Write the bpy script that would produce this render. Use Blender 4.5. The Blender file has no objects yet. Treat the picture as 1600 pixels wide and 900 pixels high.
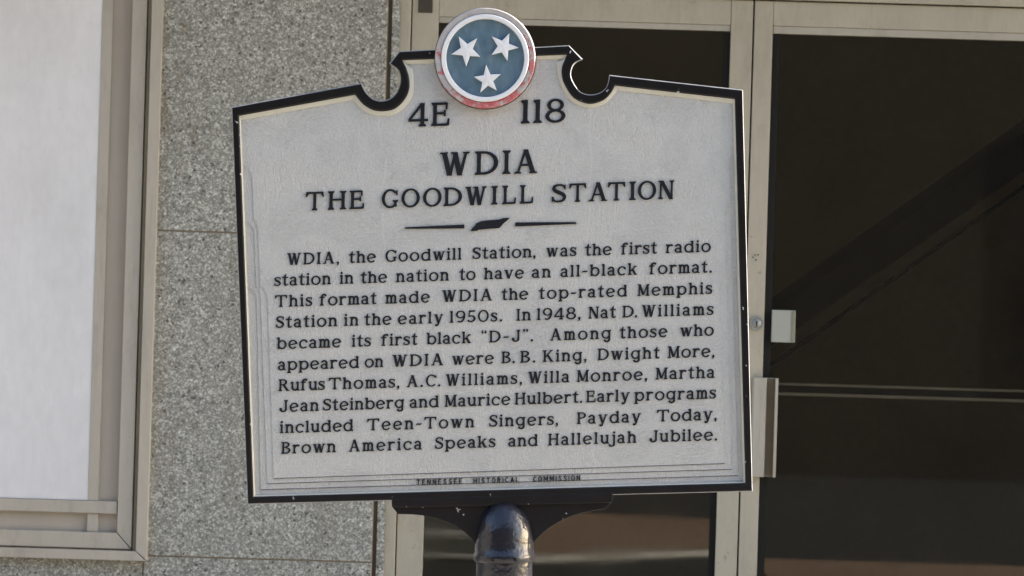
import bpy, bmesh, math, random
from mathutils import Matrix, Vector
R = math.radians
random.seed(4)
S = bpy.context.scene
COL = S.collection

# ------------------------------------------------------------------ camera
TH = R(1.7)                      # the photographer held the camera slightly rolled
F = 5555.0                       # focal length in photograph pixels
CAMY, CAMZ = -10.0, 1.7
ct, st = math.cos(TH), math.sin(TH)
cam = bpy.data.cameras.new('camera'); co = bpy.data.objects.new('camera', cam); COL.objects.link(co)
cam.sensor_width = 36.0; cam.lens = 36.0 * F / 1600.0
cam.clip_start = 0.1; cam.clip_end = 3000
cam.dof.use_dof = True; cam.dof.focus_distance = 7.47; cam.dof.aperture_fstop = 13
co.matrix_world = Matrix(((ct, -st, 0, 0), (0, 0, -1, CAMY), (st, ct, 0, CAMZ), (0, 0, 0, 1)))
S.camera = co

# ------------------------------------------------------------------ light
SUN_EL, SUN_AZ = 25.0, 8.0       # from the right, a little behind the facade plane
w = bpy.data.worlds.new('World'); S.world = w; w.use_nodes = True
nt = w.node_tree; bg = nt.nodes['Background']; sk = nt.nodes.new('ShaderNodeTexSky')
sk.sky_type = 'NISHITA'; sk.sun_disc = False; sk.sun_elevation = R(SUN_EL); sk.sun_rotation = R(90 - SUN_AZ)
sk.air_density = 1.0; sk.dust_density = 2.4; sk.ozone_density = 1.0
nt.links.new(sk.outputs[0], bg.inputs[0]); bg.inputs[1].default_value = 0.13
sl = bpy.data.lights.new('sun', 'SUN'); so = bpy.data.objects.new('sun', sl); COL.objects.link(so)
sl.energy = 3.6; sl.angle = R(0.5); sl.color = (1.0, 0.95, 0.87)
d = Vector((math.cos(R(SUN_EL)) * math.cos(R(SUN_AZ)), math.cos(R(SUN_EL)) * math.sin(R(SUN_AZ)), math.sin(R(SUN_EL))))
so.rotation_euler = d.to_track_quat('Z', 'Y').to_euler(); so.location = (20, 3, 15)
S.view_settings.view_transform = 'Standard'; S.view_settings.look = 'None'
S.view_settings.exposure = 2.09; S.view_settings.gamma = 1.0

# ------------------------------------------------------------------ materials
def nmat(name):
    m = bpy.data.materials.new(name); m.use_nodes = True
    n = m.node_tree.nodes; return m, n, m.node_tree.links, n['Principled BSDF']
def coords(n, l, scale=(1, 1, 1), rot=(0, 0, 0)):
    tc = n.new('ShaderNodeTexCoord'); mp = n.new('ShaderNodeMapping')
    mp.inputs['Scale'].default_value = scale; mp.inputs['Rotation'].default_value = rot
    l.new(tc.outputs['Object'], mp.inputs[0]); return mp.outputs[0]
def noise(n, l, v, sc, det=3, rough=0.5, dist=0.0):
    t = n.new('ShaderNodeTexNoise'); t.inputs['Scale'].default_value = sc; t.inputs['Detail'].default_value = det
    t.inputs['Roughness'].default_value = rough; t.inputs['Distortion'].default_value = dist
    l.new(v, t.inputs['Vector']); return t.outputs['Fac']
def ramp(n, l, f, stops, interp='LINEAR'):
    r = n.new('ShaderNodeValToRGB'); r.color_ramp.interpolation = interp
    e = r.color_ramp.elements
    while len(e) < len(stops): e.new(0.5)
    for i, (p, c) in enumerate(stops):
        e[i].position = p; e[i].color = (c, c, c, 1) if not isinstance(c, tuple) else (*c, 1)
    l.new(f, r.inputs[0]); return r.outputs[0]
def mix(n, l, f, a, b, bt='MIX'):
    m = n.new('ShaderNodeMix'); m.data_type = 'RGBA'; m.blend_type = bt
    for i, v in ((0, f), (6, a), (7, b)):
        if isinstance(v, (float, int)): m.inputs[i].default_value = v
        elif isinstance(v, tuple): m.inputs[i].default_value = (*v, 1)
        else: l.new(v, m.inputs[i])
    return m.outputs[2]
def bump(n, l, p, h, strength, dist):
    b = n.new('ShaderNodeBump'); b.inputs['Strength'].default_value = strength; b.inputs['Distance'].default_value = dist
    l.new(h, b.inputs['Height']); l.new(b.outputs[0], p.inputs['Normal'])
def setp(p, rough=0.5, metal=0.0, spec=0.5):
    p.inputs['Roughness'].default_value = rough; p.inputs['Metallic'].default_value = metal
    p.inputs['Specular IOR Level'].default_value = spec
def painted(name, col, var=0.12, rough=0.45, sc=6, fine=60, streak=1.0, spec=0.5, dirt=None, wear=None):
    m, n, l, p = nmat(name); v = coords(n, l, (1, 1, streak))
    a = noise(n, l, v, sc, 5, 0.6); b = noise(n, l, v, fine, 3, 0.6)
    f = ramp(n, l, a, [(0.25, 1 - var), (0.75, 1.0)]); g = ramp(n, l, b, [(0.2, 1 - var * 0.6), (0.8, 1.0)])
    c = mix(n, l, 1.0, f, g, 'MULTIPLY'); c = mix(n, l, 1.0, c, tuple(col), 'MULTIPLY')
    if dirt:
        q = ramp(n, l, noise(n, l, coords(n, l), 38, 6, 0.75), [(0.63, 0.0), (0.72, 0.7)])
        c = mix(n, l, q, c, dirt)
    if wear:                                          # scratches along the extrusion, grimy smudges, small nicks
        e1 = ramp(n, l, noise(n, l, coords(n, l, (150, 150, 4)), 1.0, 4, 0.7), [(0.60, 0.0), (0.70, 0.4)])
        e2 = ramp(n, l, noise(n, l, coords(n, l, (1, 1, .35)), 13, 5, 0.7), [(0.52, 0.0), (0.75, 0.5)])
        e3 = ramp(n, l, noise(n, l, coords(n, l), 75, 2, 0.5), [(0.74, 0.0), (0.77, 0.75)])
        for e_ in (e1, e2, e3): c = mix(n, l, e_, c, wear)
    l.new(c, p.inputs['Base Color']); setp(p, rough, 0, spec)
    l.new(ramp(n, l, b, [(0.0, rough * 0.8), (1.0, min(1, rough * 1.25))]), p.inputs['Roughness'])
    return m

def granite(name):
    m, n, l, p = nmat(name); v = coords(n, l)
    def vor(sc):
        t = n.new('ShaderNodeTexVoronoi'); t.inputs['Scale'].default_value = sc; l.new(v, t.inputs['Vector'])
        h = n.new('ShaderNodeSeparateColor'); l.new(t.outputs['Color'], h.inputs[0]); return h.outputs[0], h.outputs[1]
    a, a2 = vor(155); b, b2 = vor(300)
    c1 = ramp(n, l, a, [(0.0, (.095, .10, .085)), (0.18, (.175, .165, .14)), (0.62, (.235, .232, .2)), (0.84, (.36, .352, .305)), (0.91, (.54, .53, .48))])
    c2 = ramp(n, l, b, [(0.0, (.10, .10, .085)), (0.5, (.215, .212, .185)), (0.88, (.42, .412, .37)), (0.95, (.66, .645, .59))])
    c = mix(n, l, 0.52, c1, c2)
    blot = ramp(n, l, noise(n, l, v, 14, 5, 0.65), [(0.3, 1.0), (0.7, 1.22)])
    c = mix(n, l, 1.0, c, blot, 'MULTIPLY')
    st_ = ramp(n, l, noise(n, l, coords(n, l, (5, 5, .7)), 2.2, 5, 0.6), [(0.5, 0.0), (0.8, 0.35)])
    c = mix(n, l, st_, c, (.15, .135, .095))
    sx = n.new('ShaderNodeSeparateXYZ'); l.new(v, sx.inputs[0])
    ed = n.new('ShaderNodeMath'); ed.operation = 'ADD'; l.new(sx.outputs[0], ed.inputs[0]); l.new(noise(n, l, coords(n, l, (1, 1, .5)), 16, 5, .65), ed.inputs[1])
    mr = n.new('ShaderNodeMapRange'); l.new(ed.outputs[0], mr.inputs[0]); mr.inputs[1].default_value = -0.56; mr.inputs[2].default_value = -0.46; mr.inputs[3].default_value = 0.5; mr.inputs[4].default_value = 0.0
    mh = n.new('ShaderNodeMapRange'); l.new(sx.outputs[2], mh.inputs[0]); mh.inputs[1].default_value = 1.75; mh.inputs[2].default_value = 2.35; mh.inputs[3].default_value = 0.25; mh.inputs[4].default_value = 1.0
    mm = n.new('ShaderNodeMath'); mm.operation = 'MULTIPLY'; l.new(mr.outputs[0], mm.inputs[0]); l.new(mh.outputs[0], mm.inputs[1])
    c = mix(n, l, mm.outputs[0], c, (.14, .095, .055))
    big = ramp(n, l, a2, [(0.978, 0.0), (0.985, 0.8)])
    c = mix(n, l, big, c, (.06, .06, .055))
    l.new(c, p.inputs['Base Color']); setp(p, 0.75, 0, 0.3)
    bump(n, l, p, b2, 0.25, 0.002)
    return m
def plain(name, col, rough=0.6, metal=0, spec=0.5):
    m, n, l, p = nmat(name); v = coords(n, l)
    f = ramp(n, l, noise(n, l, v, 25, 4, 0.6), [(0.2, 0.75), (0.8, 1.1)])
    l.new(mix(n, l, 1.0, f, tuple(col), 'MULTIPLY'), p.inputs['Base Color']); setp(p, rough, metal, spec); return m
def glass(name, tint):
    m = bpy.data.materials.new(name); m.use_nodes = True; n = m.node_tree.nodes; l = m.node_tree.links
    n.remove(n['Principled BSDF']); out = n['Material Output']
    tr = n.new('ShaderNodeBsdfTransparent'); tr.inputs[0].default_value = (*tint, 1)
    gl = n.new('ShaderNodeBsdfGlossy'); gl.inputs['Roughness'].default_value = 0.015
    v = coords(n, l); dirt = noise(n, l, v, 9, 6, 0.7)
    l.new(ramp(n, l, dirt, [(0.4, 0.01), (0.75, 0.05)]), gl.inputs['Roughness'])
    fr = n.new('ShaderNodeFresnel'); fr.inputs[0].default_value = 1.62
    mx = n.new('ShaderNodeMixShader'); l.new(fr.outputs[0], mx.inputs[0]); l.new(tr.outputs[0], mx.inputs[1]); l.new(gl.outputs[0], mx.inputs[2])
    df = n.new('ShaderNodeBsdfDiffuse'); df.inputs[0].default_value = (.5, .48, .42, 1)     # film of dust
    m2 = n.new('ShaderNodeMixShader'); l.new(ramp(n, l, dirt, [(0.3, 0.001), (0.8, 0.009)]), m2.inputs[0])
    l.new(mx.outputs[0], m2.inputs[1]); l.new(df.outputs[0], m2.inputs[2])
    l.new(m2.outputs[0], out.inputs[0]); return m

def sign_face():
    m, n, l, p = nmat('silver_sign_paint'); v = coords(n, l)
    a = noise(n, l, v, 5, 5, 0.6); b = noise(n, l, v, 90, 4, 0.65, 1.5)
    c = ramp(n, l, a, [(0.3, (.455, .453, .442)), (0.7, (.49, .486, .468))])
    c = mix(n, l, ramp(n, l, b, [(0.35, 0.0), (0.7, 0.5)]), c, (.385, .38, .37))
    fl = noise(n, l, coords(n, l, (1, 1, 1.9), (0, R(40), 0)), 170, 3, 0.65, 1.6)
    c = mix(n, l, ramp(n, l, fl, [(0.56, 0.0), (0.66, 0.7)]), c, (.56, .55, .51))
    # pale run-down streaks below the notches and the roundel
    sx = n.new('ShaderNodeSeparateXYZ'); l.new(v, sx.inputs[0])
    wob = noise(n, l, coords(n, l, (1, 1, 1)), 7, 3, 0.6)
    for x0 in (-0.257, -0.032, 0.182):
        a1 = n.new('ShaderNodeMath'); a1.operation = 'MULTIPLY_ADD'; l.new(wob, a1.inputs[0]); a1.inputs[1].default_value = 0.06; l.new(sx.outputs[0], a1.inputs[2])
        a2 = n.new('ShaderNodeMath'); a2.operation = 'SUBTRACT'; l.new(a1.outputs[0], a2.inputs[0]); a2.inputs[1].default_value = x0 + 0.03
        a3 = n.new('ShaderNodeMath'); a3.operation = 'ABSOLUTE'; l.new(a2.outputs[0], a3.inputs[0])
        l1 = ramp(n, l, a3.outputs[0], [(0.0, 0.38), (0.004, 0.0)])
        c = mix(n, l, l1, c, (.56, .555, .53))
    sp = ramp(n, l, noise(n, l, v, 120, 2, 0.5), [(0.74, 0.0), (0.79, 0.5)])
    c = mix(n, l, sp, c, (.25, .24, .22))
    l.new(c, p.inputs['Base Color']); setp(p, 0.5, 0, 0.35)
    # hammered casting: short directional wrinkles
    w1 = noise(n, l, coords(n, l, (1, 1, 2.2), (0, R(35), 0)), 120, 3, 0.6, 1.2)
    w2 = noise(n, l, coords(n, l, (2.4, 1, 1), (0, R(20), 0)), 110, 3, 0.6, 1.0)
    k = ramp(n, l, noise(n, l, v, 9, 2), [(0.42, 0.0), (0.58, 1.0)])
    h = mix(n, l, k, w1, w2); bump(n, l, p, h, 0.85, 0.005)
    return m
def black_paint(name, rough=0.3, chips=True, col=(.007, .0065, .007), spec=0.2, bs=0.2):
    m, n, l, p = nmat(name); v = coords(n, l)
    c = mix(n, l, noise(n, l, v, 30, 4), tuple(col), tuple(x * 2.0 for x in col))
    if chips:
        q = ramp(n, l, noise(n, l, v, 48, 3, 0.55), [(0.69, 0.0), (0.71, 1.0)])
        c = mix(n, l, q, c, (.42, .42, .44))
    l.new(c, p.inputs['Base Color']); setp(p, rough, 0, spec)
    bump(n, l, p, noise(n, l, v, 140 if bs < .3 else 70, 3), bs, 0.001); return m
def ring_paint():
    m, n, l, p = nmat('peeling_red_ring_paint'); v = coords(n, l)
    sx = n.new('ShaderNodeSeparateXYZ'); l.new(v, sx.inputs[0])
    # weather took the red off the upper left first
    t = n.new('ShaderNodeMath'); t.operation = 'MULTIPLY_ADD'; l.new(sx.outputs[2], t.inputs[0]); t.inputs[1].default_value = -1.4; t.inputs[2].default_value = 0.0
    t2 = n.new('ShaderNodeMath'); t2.operation = 'MULTIPLY_ADD'; l.new(sx.outputs[0], t2.inputs[0]); t2.inputs[1].default_value = 0.25; l.new(t.outputs[0], t2.inputs[2])
    a = noise(n, l, v, 42, 5, 0.7); b = noise(n, l, v, 95, 4, 0.7)
    s = n.new('ShaderNodeMath'); s.operation = 'ADD'; l.new(a, s.inputs[0]); l.new(t2.outputs[0], s.inputs[1])
    f = ramp(n, l, s.outputs[0], [(0.535, 0.0), (0.575, 1.0)])
    c = mix(n, l, ramp(n, l, b, [(0.3, 0.0), (0.7, 1.0)]), (.34, .31, .30), (.43, .41, .40))
    r = mix(n, l, ramp(n, l, b, [(0.45, 0.0), (0.72, 0.9)]), (.42, .08, .085), (.5, .32, .31))
    l.new(mix(n, l, f, c, r), p.inputs['Base Color']); setp(p, 0.55, 0, 0.35)
    bump(n, l, p, f, 0.3, 0.001); return m
def blue_paint():
    m, n, l, p = nmat('faded_blue_enamel'); v = coords(n, l, (1, 1, 0.45), (0, R(18), 0))
    a = noise(n, l, v, 26, 6, 0.65, 1.5)
    l.new(ramp(n, l, a, [(0.25, (.06, .115, .155)), (0.5, (.10, .165, .215)), (0.8, (.19, .255, .30))]), p.inputs['Base Color'])
    setp(p, 0.45, 0, 0.4); return m
def bricks(name):
    m, n, l, p = nmat(name); v = coords(n, l)
    t = n.new('ShaderNodeTexBrick'); l.new(v, t.inputs['Vector']); t.inputs['Scale'].default_value = 4.5
    t.inputs['Color1'].default_value = (.30, .185, .11, 1); t.inputs['Color2'].default_value = (.24, .155, .10, 1); t.inputs['Mortar'].default_value = (.24, .2, .14, 1)
    f = ramp(n, l, noise(n, l, v, 1.2, 5), [(0.3, 0.8), (0.7, 1.1)])
    l.new(mix(n, l, 1.0, t.outputs[0], f, 'MULTIPLY'), p.inputs['Base Color']); setp(p, 0.9, 0, 0.2); return m

M = dict(
    granite=granite('speckled_granite'),
    beige=painted('beige_aluminium_paint', (.425, .385, .30), 0.14, 0.42, 5, 70, 0.25, wear=(.22, .185, .135)),
    beigewin=painted('window_beige_paint', (.45, .405, .335), 0.14, 0.45, 5, 70, 0.25, wear=(.25, .215, .165)),
    beigerough=painted('scuffed_beige_paint', (.435, .395, .31), 0.16, 0.5, 6, 80, 0.3, dirt=(.13, .10, .07), wear=(.24, .20, .15)),
    taupe=painted('taupe_infill_paint', (.40, .35, .285), 0.12, 0.5, 5, 60, 0.3),
    white=painted('white_board_paint', (.77, .75, .74), 0.17, 0.55, 3.5, 40, 0.5, wear=(.60, .58, .56)),
    groove=painted('weathered_groove_paint', (.30, .25, .165), 0.4, 0.7, 30, 120, 0.2),
    brown=painted('brown_sealant', (.085, .062, .036), 0.4, 0.8, 30, 120, 0.3),
    gap=plain('black_gap', (.008, .008, .008), 0.9),
    gasket=plain('black_rubber', (.010, .010, .009), 0.7, 0, 0.2),
    mortar=plain('tan_mortar', (.24, .195, .14), 0.95, 0, 0.1),
    steel=plain('brushed_steel', (.33, .33, .31), 0.55, 0.5),
    satin=painted('satin_aluminium', (.42, .39, .33), 0.15, 0.35, 5, 60, 0.2, wear=(.22, .19, .15)),
    pivot=plain('dark_bronze', (.05, .038, .025), 0.6),
    glass=glass('smoked_door_glass', (.9, .88, .84)),
    interior=painted('dim_brown_interior_paint', (.42, .36, .25), 0.3, 0.85, 2, 30),
    stair=plain('black_stair_paint', (.006, .006, .006), 0.9, 0, 0.1),
    plastic=painted('white_plastic', (.33, .335, .29), 0.06, 0.5, 8, 60),
    rim=painted('worn_silver_rim', (.34, .34, .35), 0.5, 0.5, 18, 90), face=sign_face(), black=black_paint('black_border_paint'), letter=black_paint('black_letter_paint', 0.4, False, (.008, .009, .012), 0.22),
    gloss=black_paint('glossy_black_post_paint', 0.42, False, (.006, .006, .010), 0.22, 1.0),
    recess=plain('recess_shade_brown', (.15, .115, .07), 0.5, 0, 0.4),  # dark reflection in the handle recess, put in as a brown colour
    lip=plain('yellowed_plastic', (.20, .205, .14), 0.5),
    line=plain('dark_blue_step_shade', (.06, .065, .10), 0.6),  # colour of the shadow lines painted under the face steps
    cream=painted('cream_bead_paint', (.55, .53, .45), 0.15, 0.5, 20, 120),
    ring=ring_paint(), starwhite=painted('white_enamel', (.74, .74, .75), 0.06, 0.4, 20, 90), blue=blue_paint(),
    concrete=painted('pale_concrete', (.42, .385, .32), 0.22, 0.9, 0.8, 14, dirt=(.22, .2, .18)),
    asphalt=painted('dark_asphalt', (.021, .022, .016), 0.35, 0.95, 0.6, 40),
    brick=bricks('red_brick_paving'), kerb=painted('granite_kerb', (.5, .48, .42), 0.2, 0.85, 3, 40),
    bed=painted('dark_planting_soil', (.085, .085, .055), 0.4, 0.95, 2, 40),
    stucco=painted('grey_stucco', (.17, .165, .155), 0.2, 0.9, 1, 20),
    earth=painted('ground_soil', (.10, .09, .07), 0.3, 0.95, 0.1, 3),
    oppwall=painted('dark_brown_brick', (.062, .052, .036), 0.35, 0.9, 0.5, 12),
    oppglass=plain('dark_window_glass', (.04, .035, .026), 0.5, 0, 0.2),
    roofing=plain('grey_roofing', (.2, .2, .2), 0.9),
)

_p = M['gloss'].node_tree.nodes['Principled BSDF']; _p.inputs['Coat Weight'].default_value = 0.8; _p.inputs['Coat Roughness'].default_value = 0.04
_b = [x for x in M['gloss'].node_tree.nodes if x.type == 'BUMP'][0]; _b.inputs['Distance'].default_value = 0.0019
M['gloss'].node_tree.links.new(_b.outputs[0], _p.inputs['Coat Normal'])
# ------------------------------------------------------------------ mesh helpers
class MB:
    def __init__(s): s.v = []; s.f = []
    def add(s, verts, faces):
        o = len(s.v); s.v += [tuple(x) for x in verts]; s.f += [tuple(o + i for i in f) for f in faces]
    def box(s, x0, x1, y0, y1, z0, z1):
        s.add([(x0, y0, z0), (x1, y0, z0), (x1, y1, z0), (x0, y1, z0), (x0, y0, z1), (x1, y0, z1), (x1, y1, z1), (x0, y1, z1)],
              [(0, 3, 2, 1), (4, 5, 6, 7), (0, 1, 5, 4), (1, 2, 6, 5), (2, 3, 7, 6), (3, 0, 4, 7)])
    def prism(s, pts, y0, y1):           # outline in x-z, front at y0, back at y1
        n = len(pts)
        s.add([(x, y0, z) for x, z in pts] + [(x, y1, z) for x, z in pts],
              [tuple(range(n)), tuple(range(2 * n - 1, n - 1, -1))] + [(i, i + n, (i + 1) % n + n, (i + 1) % n) for i in range(n)])
    def rings(s, loops, closed=True):    # lofted closed loops of equal length
        n = len(loops[0]); o = len(s.v)
        for L in loops: s.v += [tuple(p) for p in L]
        for k in range(len(loops) - 1):
            for i in range(n if closed else n - 1):
                j = (i + 1) % n; s.f.append((o + k * n + i, o + k * n + j, o + (k + 1) * n + j, o + (k + 1) * n + i))
    def lathe(s, prof, cx=0, cy=0, seg=64):          # about the z axis
        s.rings([[(cx + r * math.cos(2 * math.pi * i / seg), cy + r * math.sin(2 * math.pi * i / seg), z) for i in range(seg)] for r, z in prof])
    def lathe_y(s, prof, cx, cz, seg=64):            # about an axis along y
        s.rings([[(cx + r * math.cos(2 * math.pi * i / seg), y, cz + r * math.sin(2 * math.pi * i / seg)) for i in range(seg)] for r, y in prof])
    def build(s, name, mat, parent=None, bev=0, smooth=False):
        me = bpy.data.meshes.new(name); me.from_pydata(s.v, [], s.f)
        bm = bmesh.new(); bm.from_mesh(me); bmesh.ops.recalc_face_normals(bm, faces=bm.faces); bm.to_mesh(me); bm.free()
        me.materials.append(mat); o = bpy.data.objects.new(name, me); COL.objects.link(o); o.parent = parent
        if smooth:
            for p in me.polygons: p.use_smooth = True
        if bev:
            b = o.modifiers.new('bevel', 'BEVEL'); b.width = bev; b.segments = 2; b.limit_method = 'ANGLE'; b.angle_limit = R(40)
        return o
def empty(name, loc, label, cat, rot=(0, 0, 0)):
    o = bpy.data.objects.new(name, None); COL.objects.link(o); o.location = loc; o.rotation_euler = rot
    o['label'] = label; o['category'] = cat; o.empty_display_size = 0.2; return o
def struct(o): o['kind'] = 'structure'; return o

# world x and z of upright / level features of the facade, from where they sit in the photograph
def fx(px, Y=0.0): return (px - 800) * ct * (Y - CAMY) / F
def fz(py, Y=0.0): return CAMZ + (450 - py) * ct * (Y - CAMY) / F

# ------------------------------------------------------------------ setting
g = MB(); g.add([(-600, -600, -.02), (600, -600, -.02), (600, 600, -.02), (-600, 600, -.02)], [(0, 1, 2, 3)]); struct(g.build('ground', M['earth']))
g = MB(); g.box(-40, 40, -9.6, 13, -.015, 0.0); struct(g.build('sidewalk', M['concrete']))
g = MB(); g.box(-40, 40, -9.75, -9.602, -.14, 0.004); struct(g.build('kerb', M['kerb'], None, 0.01))
g = MB(); g.add([(-60, -24, -.012), (60, -24, -.012), (60, -9.75, -.012), (-60, -9.75, -.012)], [(0, 1, 2, 3)]); struct(g.build('road', M['asphalt']))
pl = MB(); pl.prism([(0, 0)] * 0 or [(-0.12, -12.24), (0.14, -12.25), (1.5, -13.4), (1.75, -16.6), (-0.12, -17.2)], 0, 0.012)
pl.v = [(x, z, -.008 + (0.012 - y)) for x, y, z in pl.v]; struct(pl.build('brick_island', M['brick']))
kb = MB(); kb.prism([(-6, -11.86), (0.16, -12.1), (1.58, -13.32), (1.5, -13.4), (0.14, -12.25), (-6, -12.0)], 0, 0.03)
kb.v = [(x, z, -.010 + (0.03 - y)) for x, y, z in kb.v]; struct(kb.build('island_kerb', M['kerb']))
pb_ = MB(); pb_.box(-9, -.125, -17.2, -12.0, -.010, .006); struct(pb_.build('planting_bed', M['bed']))
k2 = MB(); k2.box(-9, -.13, -13.95, -13.75, .0, .05); struct(k2.build('bed_kerb', M['kerb'], None, .01))
pc = MB(); pc.box(1.6, 30, -12.85, -10.2, -.010, 0.003); struct(pc.build('brick_crossing', M['brick']))

# ------------------------------------------------------------------ building
B = empty('building', (0, 0, 0), 'grey speckled stone building front with beige framed window and double glass doors', 'building')
def bx(px0, px1, py0, py1, y0, y1, mb):     # a facade box given by its place in the photograph (front face at y0)
    mb.box(fx(px0, y0), fx(px1, y0), y0, y1, fz(py1, y0), fz(py0, y0))
XW, XE, TOP = -9.0, 7.0, 8.0
zj1, zj2 = fz(376.5), fz(885.5); row = zj1 - zj2
xwr = fx(236); xs = fx(594); colw = xs - xwr
wl, wt = -4.2, 3.02                          # unseen left and top of the window opening
door_r, door_t = fx(1702), 3.02
st_ = MB(); gp = 0.0022
zrows = [0.0] + [zj2 + row * k for k in range(0, 8) if zj2 + row * k < TOP] + [TOP]
def panel_row(x0, x1, z0, z1, phase):
    xs_ = [x0]; x = phase
    while x < x0 + 0.05: x += colw * 1.5
    while x < x1 - 0.05: xs_.append(x); x += colw * 1.5
    xs_.append(x1)
    for a, b in zip(xs_[:-1], xs_[1:]): st_.box(a + gp, b - gp, 0, 0.06, z0 + gp, z1 - gp)
zbot = fz(894) - 0.0
for z0, z1 in zip(zrows[:-1], zrows[1:]):
    # pier between window and doors
    if z0 < door_t - .1:
        st_.box(xwr + gp, xs - gp, 0, 0.06, z0 + gp, min(z1, door_t) - gp)
        panel_row(door_r, XE, z0, min(z1, door_t), door_r)
        panel_row(XW, wl, z0, min(z1, wt), XW)
    if z1 > door_t + .05: panel_row(XW, XE, max(z0, door_t), z1, xwr - 6 * colw)
for z0, z1 in ((0.0, zj2), (zj2, zbot + .012)):
    x = xwr
    while x > wl + .02: st_.box(max(x - colw, wl) + gp, x - gp, 0, 0.06, z0 + gp, z1 - gp); x -= colw
st_.build('stone_cladding', M['granite'], B, 0.0015)
bk = MB()
bk.box(xwr - .01, xs, 0.0035, 0.3, 0, door_t); bk.box(door_r, XE, 0.0035, 0.3, 0, door_t); bk.box(XW, wl, 0.0035, 0.3, 0, door_t)
bk.box(wl, xwr - .01, 0.0035, 0.3, 0, zbot - .01); bk.box(XW, XE, 0.0035, 0.3, door_t, TOP)
bk.build('backing_wall', M['mortar'], B)
sh = MB(); sh.box(XW, XW + .3, .3, 12, 0, TOP); sh.box(XE - .3, XE, .3, 12, 0, TOP); sh.box(XW + .3, XE - .3, 11.7, 12, 0, TOP)
sh.build('side_wall', M['oppwall'], B)
rf = MB(); rf.box(XW - .05, XE + .05, -.05, 12.05, TOP, TOP + .25); rf.build('roof', M['roofing'], B)
cp = MB(); cp.box(-5.0, 3.6, -0.95, -0.001, 3.35, 3.5); cp.build('added_shade_canopy', M['beige'], B, 0.01)  # unseen canopy, added to dim the skylight on the upper facade
# steps up to the doors
sp = MB(); sp.box(xs + .02, door_r + .3, -1.0, -.002, 0, .36); sp.box(xs + .02, door_r + .3, -1.32, -1.002, 0, .18); sp.build('steps', M['concrete'], B, 0.01)

# --- left window
win_l = wl; o_r = fx(241.5)
W_ = MB()
def frame_L(px_in, px_out, py_in, py_out, y0, y1):   # mitred right jamb and bottom rail
    xi, xo, zi, zo = fx(px_in, y0), fx(px_out, y0), fz(py_in, y0), fz(py_out, y0); e = 0.0012
    W_.prism([(xi, zi + e * 1.5), (xo, zo + e * 1.5), (xo, wt), (xi, wt)], y0, y1)
    W_.prism([(win_l, zo), (xo - e, zo), (xi - e, zi), (win_l, zi)], y0, y1)
frame_L(224, 241.5, 879, 894, -.028, .06)
frame_L(194, 217, 851, 876, -.012, .06)
winF = W_.build('window', M['beigewin'], B, 0.0015)
gq = MB(); gq.box(fx(219.8), fx(224.4), -.009, .055, fz(879.2), wt); gq.box(fx(216.8), fx(219.7), .012, .055, fz(879.2), wt); gq.box(win_l, fx(216.7), -.0035, .055, fz(879.2), fz(875.8)); gq.build('frame_groove', M['groove'], winF)
iv = MB(); iv.box(win_l, fx(195, .015), .012, .0195, fz(852, .015), wt); iv.build('infill_panel', M['taupe'], winF)
sa = MB()
bx(147, 163.3, -600, 802, .002, .0118, sa); sa.box(win_l, fx(193.4), -.006, .0117, fz(821), fz(802)); bx(147, 164, 821.6, 850.4, .0005, .0118, sa)
sa.build('sash_bar', M['beigewin'], winF, 0.001)
wp = MB(); wp.box(win_l, fx(147.2), .004, .0117, fz(801.4), wt); wp.build('white_panel', M['white'], winF)

# --- doorway
DY = 0.035                                           # face of the door frames
fr = MB(); fr.box(fx(594, .01), fx(600.5, .01), .012, .1, .36, door_t); fr.build('sealant_joint', M['brown'], B)
rs = MB(); rs.box(fx(600.5, .01), fx(612.5, .01), .008, .1, .36, door_t); rs.build('stone_reveal', M['granite'], B)
fm = MB(); bx(612.5, 629.5, -280, 1194, .02, .12, fm)
fm.box(fx(629.5, .02), door_r, .02, .12, fz(-13.2, .02), door_t - .001)
fm.box(door_r - .04, door_r - .001, .021, .12, .36, fz(-13.4, .02))
fm.build('door_frame', M['beigerough'], B, 0.0015)
dk = MB(); dk.box(fx(629.6, .05), fx(632.6, .05), .055, .12, .36, fz(-13, .05)); dk.box(fx(1163, .05), fx(1168, .05), .055, .12, .36, fz(-13, .05)); dk.box(fx(632.7, .05), fx(1162.8, .05), .055, .12, fz(-9, .05), fz(-13.1, .05)); dk.box(fx(1168.2, .05), door_r - .041, .055, .12, fz(-9, .05), fz(-13.1, .05))
dk.build('door_gap', M['gap'], B)

def make_door(px0, px1, lst, rst, glass_top, lip_top, lip_left, yaw_name):
    mb = MB(); top, bot = -10.4, 1196 - 4
    bx(px0, lst, top, bot, DY, .08, mb); bx(rst, px1, top, bot, DY, .08, mb)
    bx(lst + .5, rst - .5, top, lip_top, DY + .001, .08, mb); bx(lst + .5, rst - .5, bot - 110, bot, DY + .001, .08, mb)
    dr = mb.build('door', M['beigerough'], B, 0.0015)
    lp = MB(); bx(lst + .6, rst - .6, lip_top + .5, glass_top, DY + .005, .078, lp); lp.build('glazing_bead', M['satin'], dr, 0.001)
    pn = MB(); pn.box(fx(lst - 3, .05), fx(rst + 3, .05), .052, .058, fz(bot - 105, .05), fz(glass_top - 5, .05)); pn.build('pane', M['glass'], dr)
    return dr
dl = make_door(631.6, 1163.9, 673, 1130, 38.5, 29, True, '')
dr = make_door(1166.6, 1694, 1195.5, 1662, 40, 28, False, '')
for dd, px, sgn in ((dl, 1120, 1), (dr, 1207, 0)):
    gm = MB(); a, b = (1120, 1129.6) if sgn else (1196, 1207)
    gm.box(fx(a, .045), fx(b, .045), .045, .0515, fz(1075, .05), fz(40.5, .05)); gm.build('gasket', M['gasket'], dd)
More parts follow.
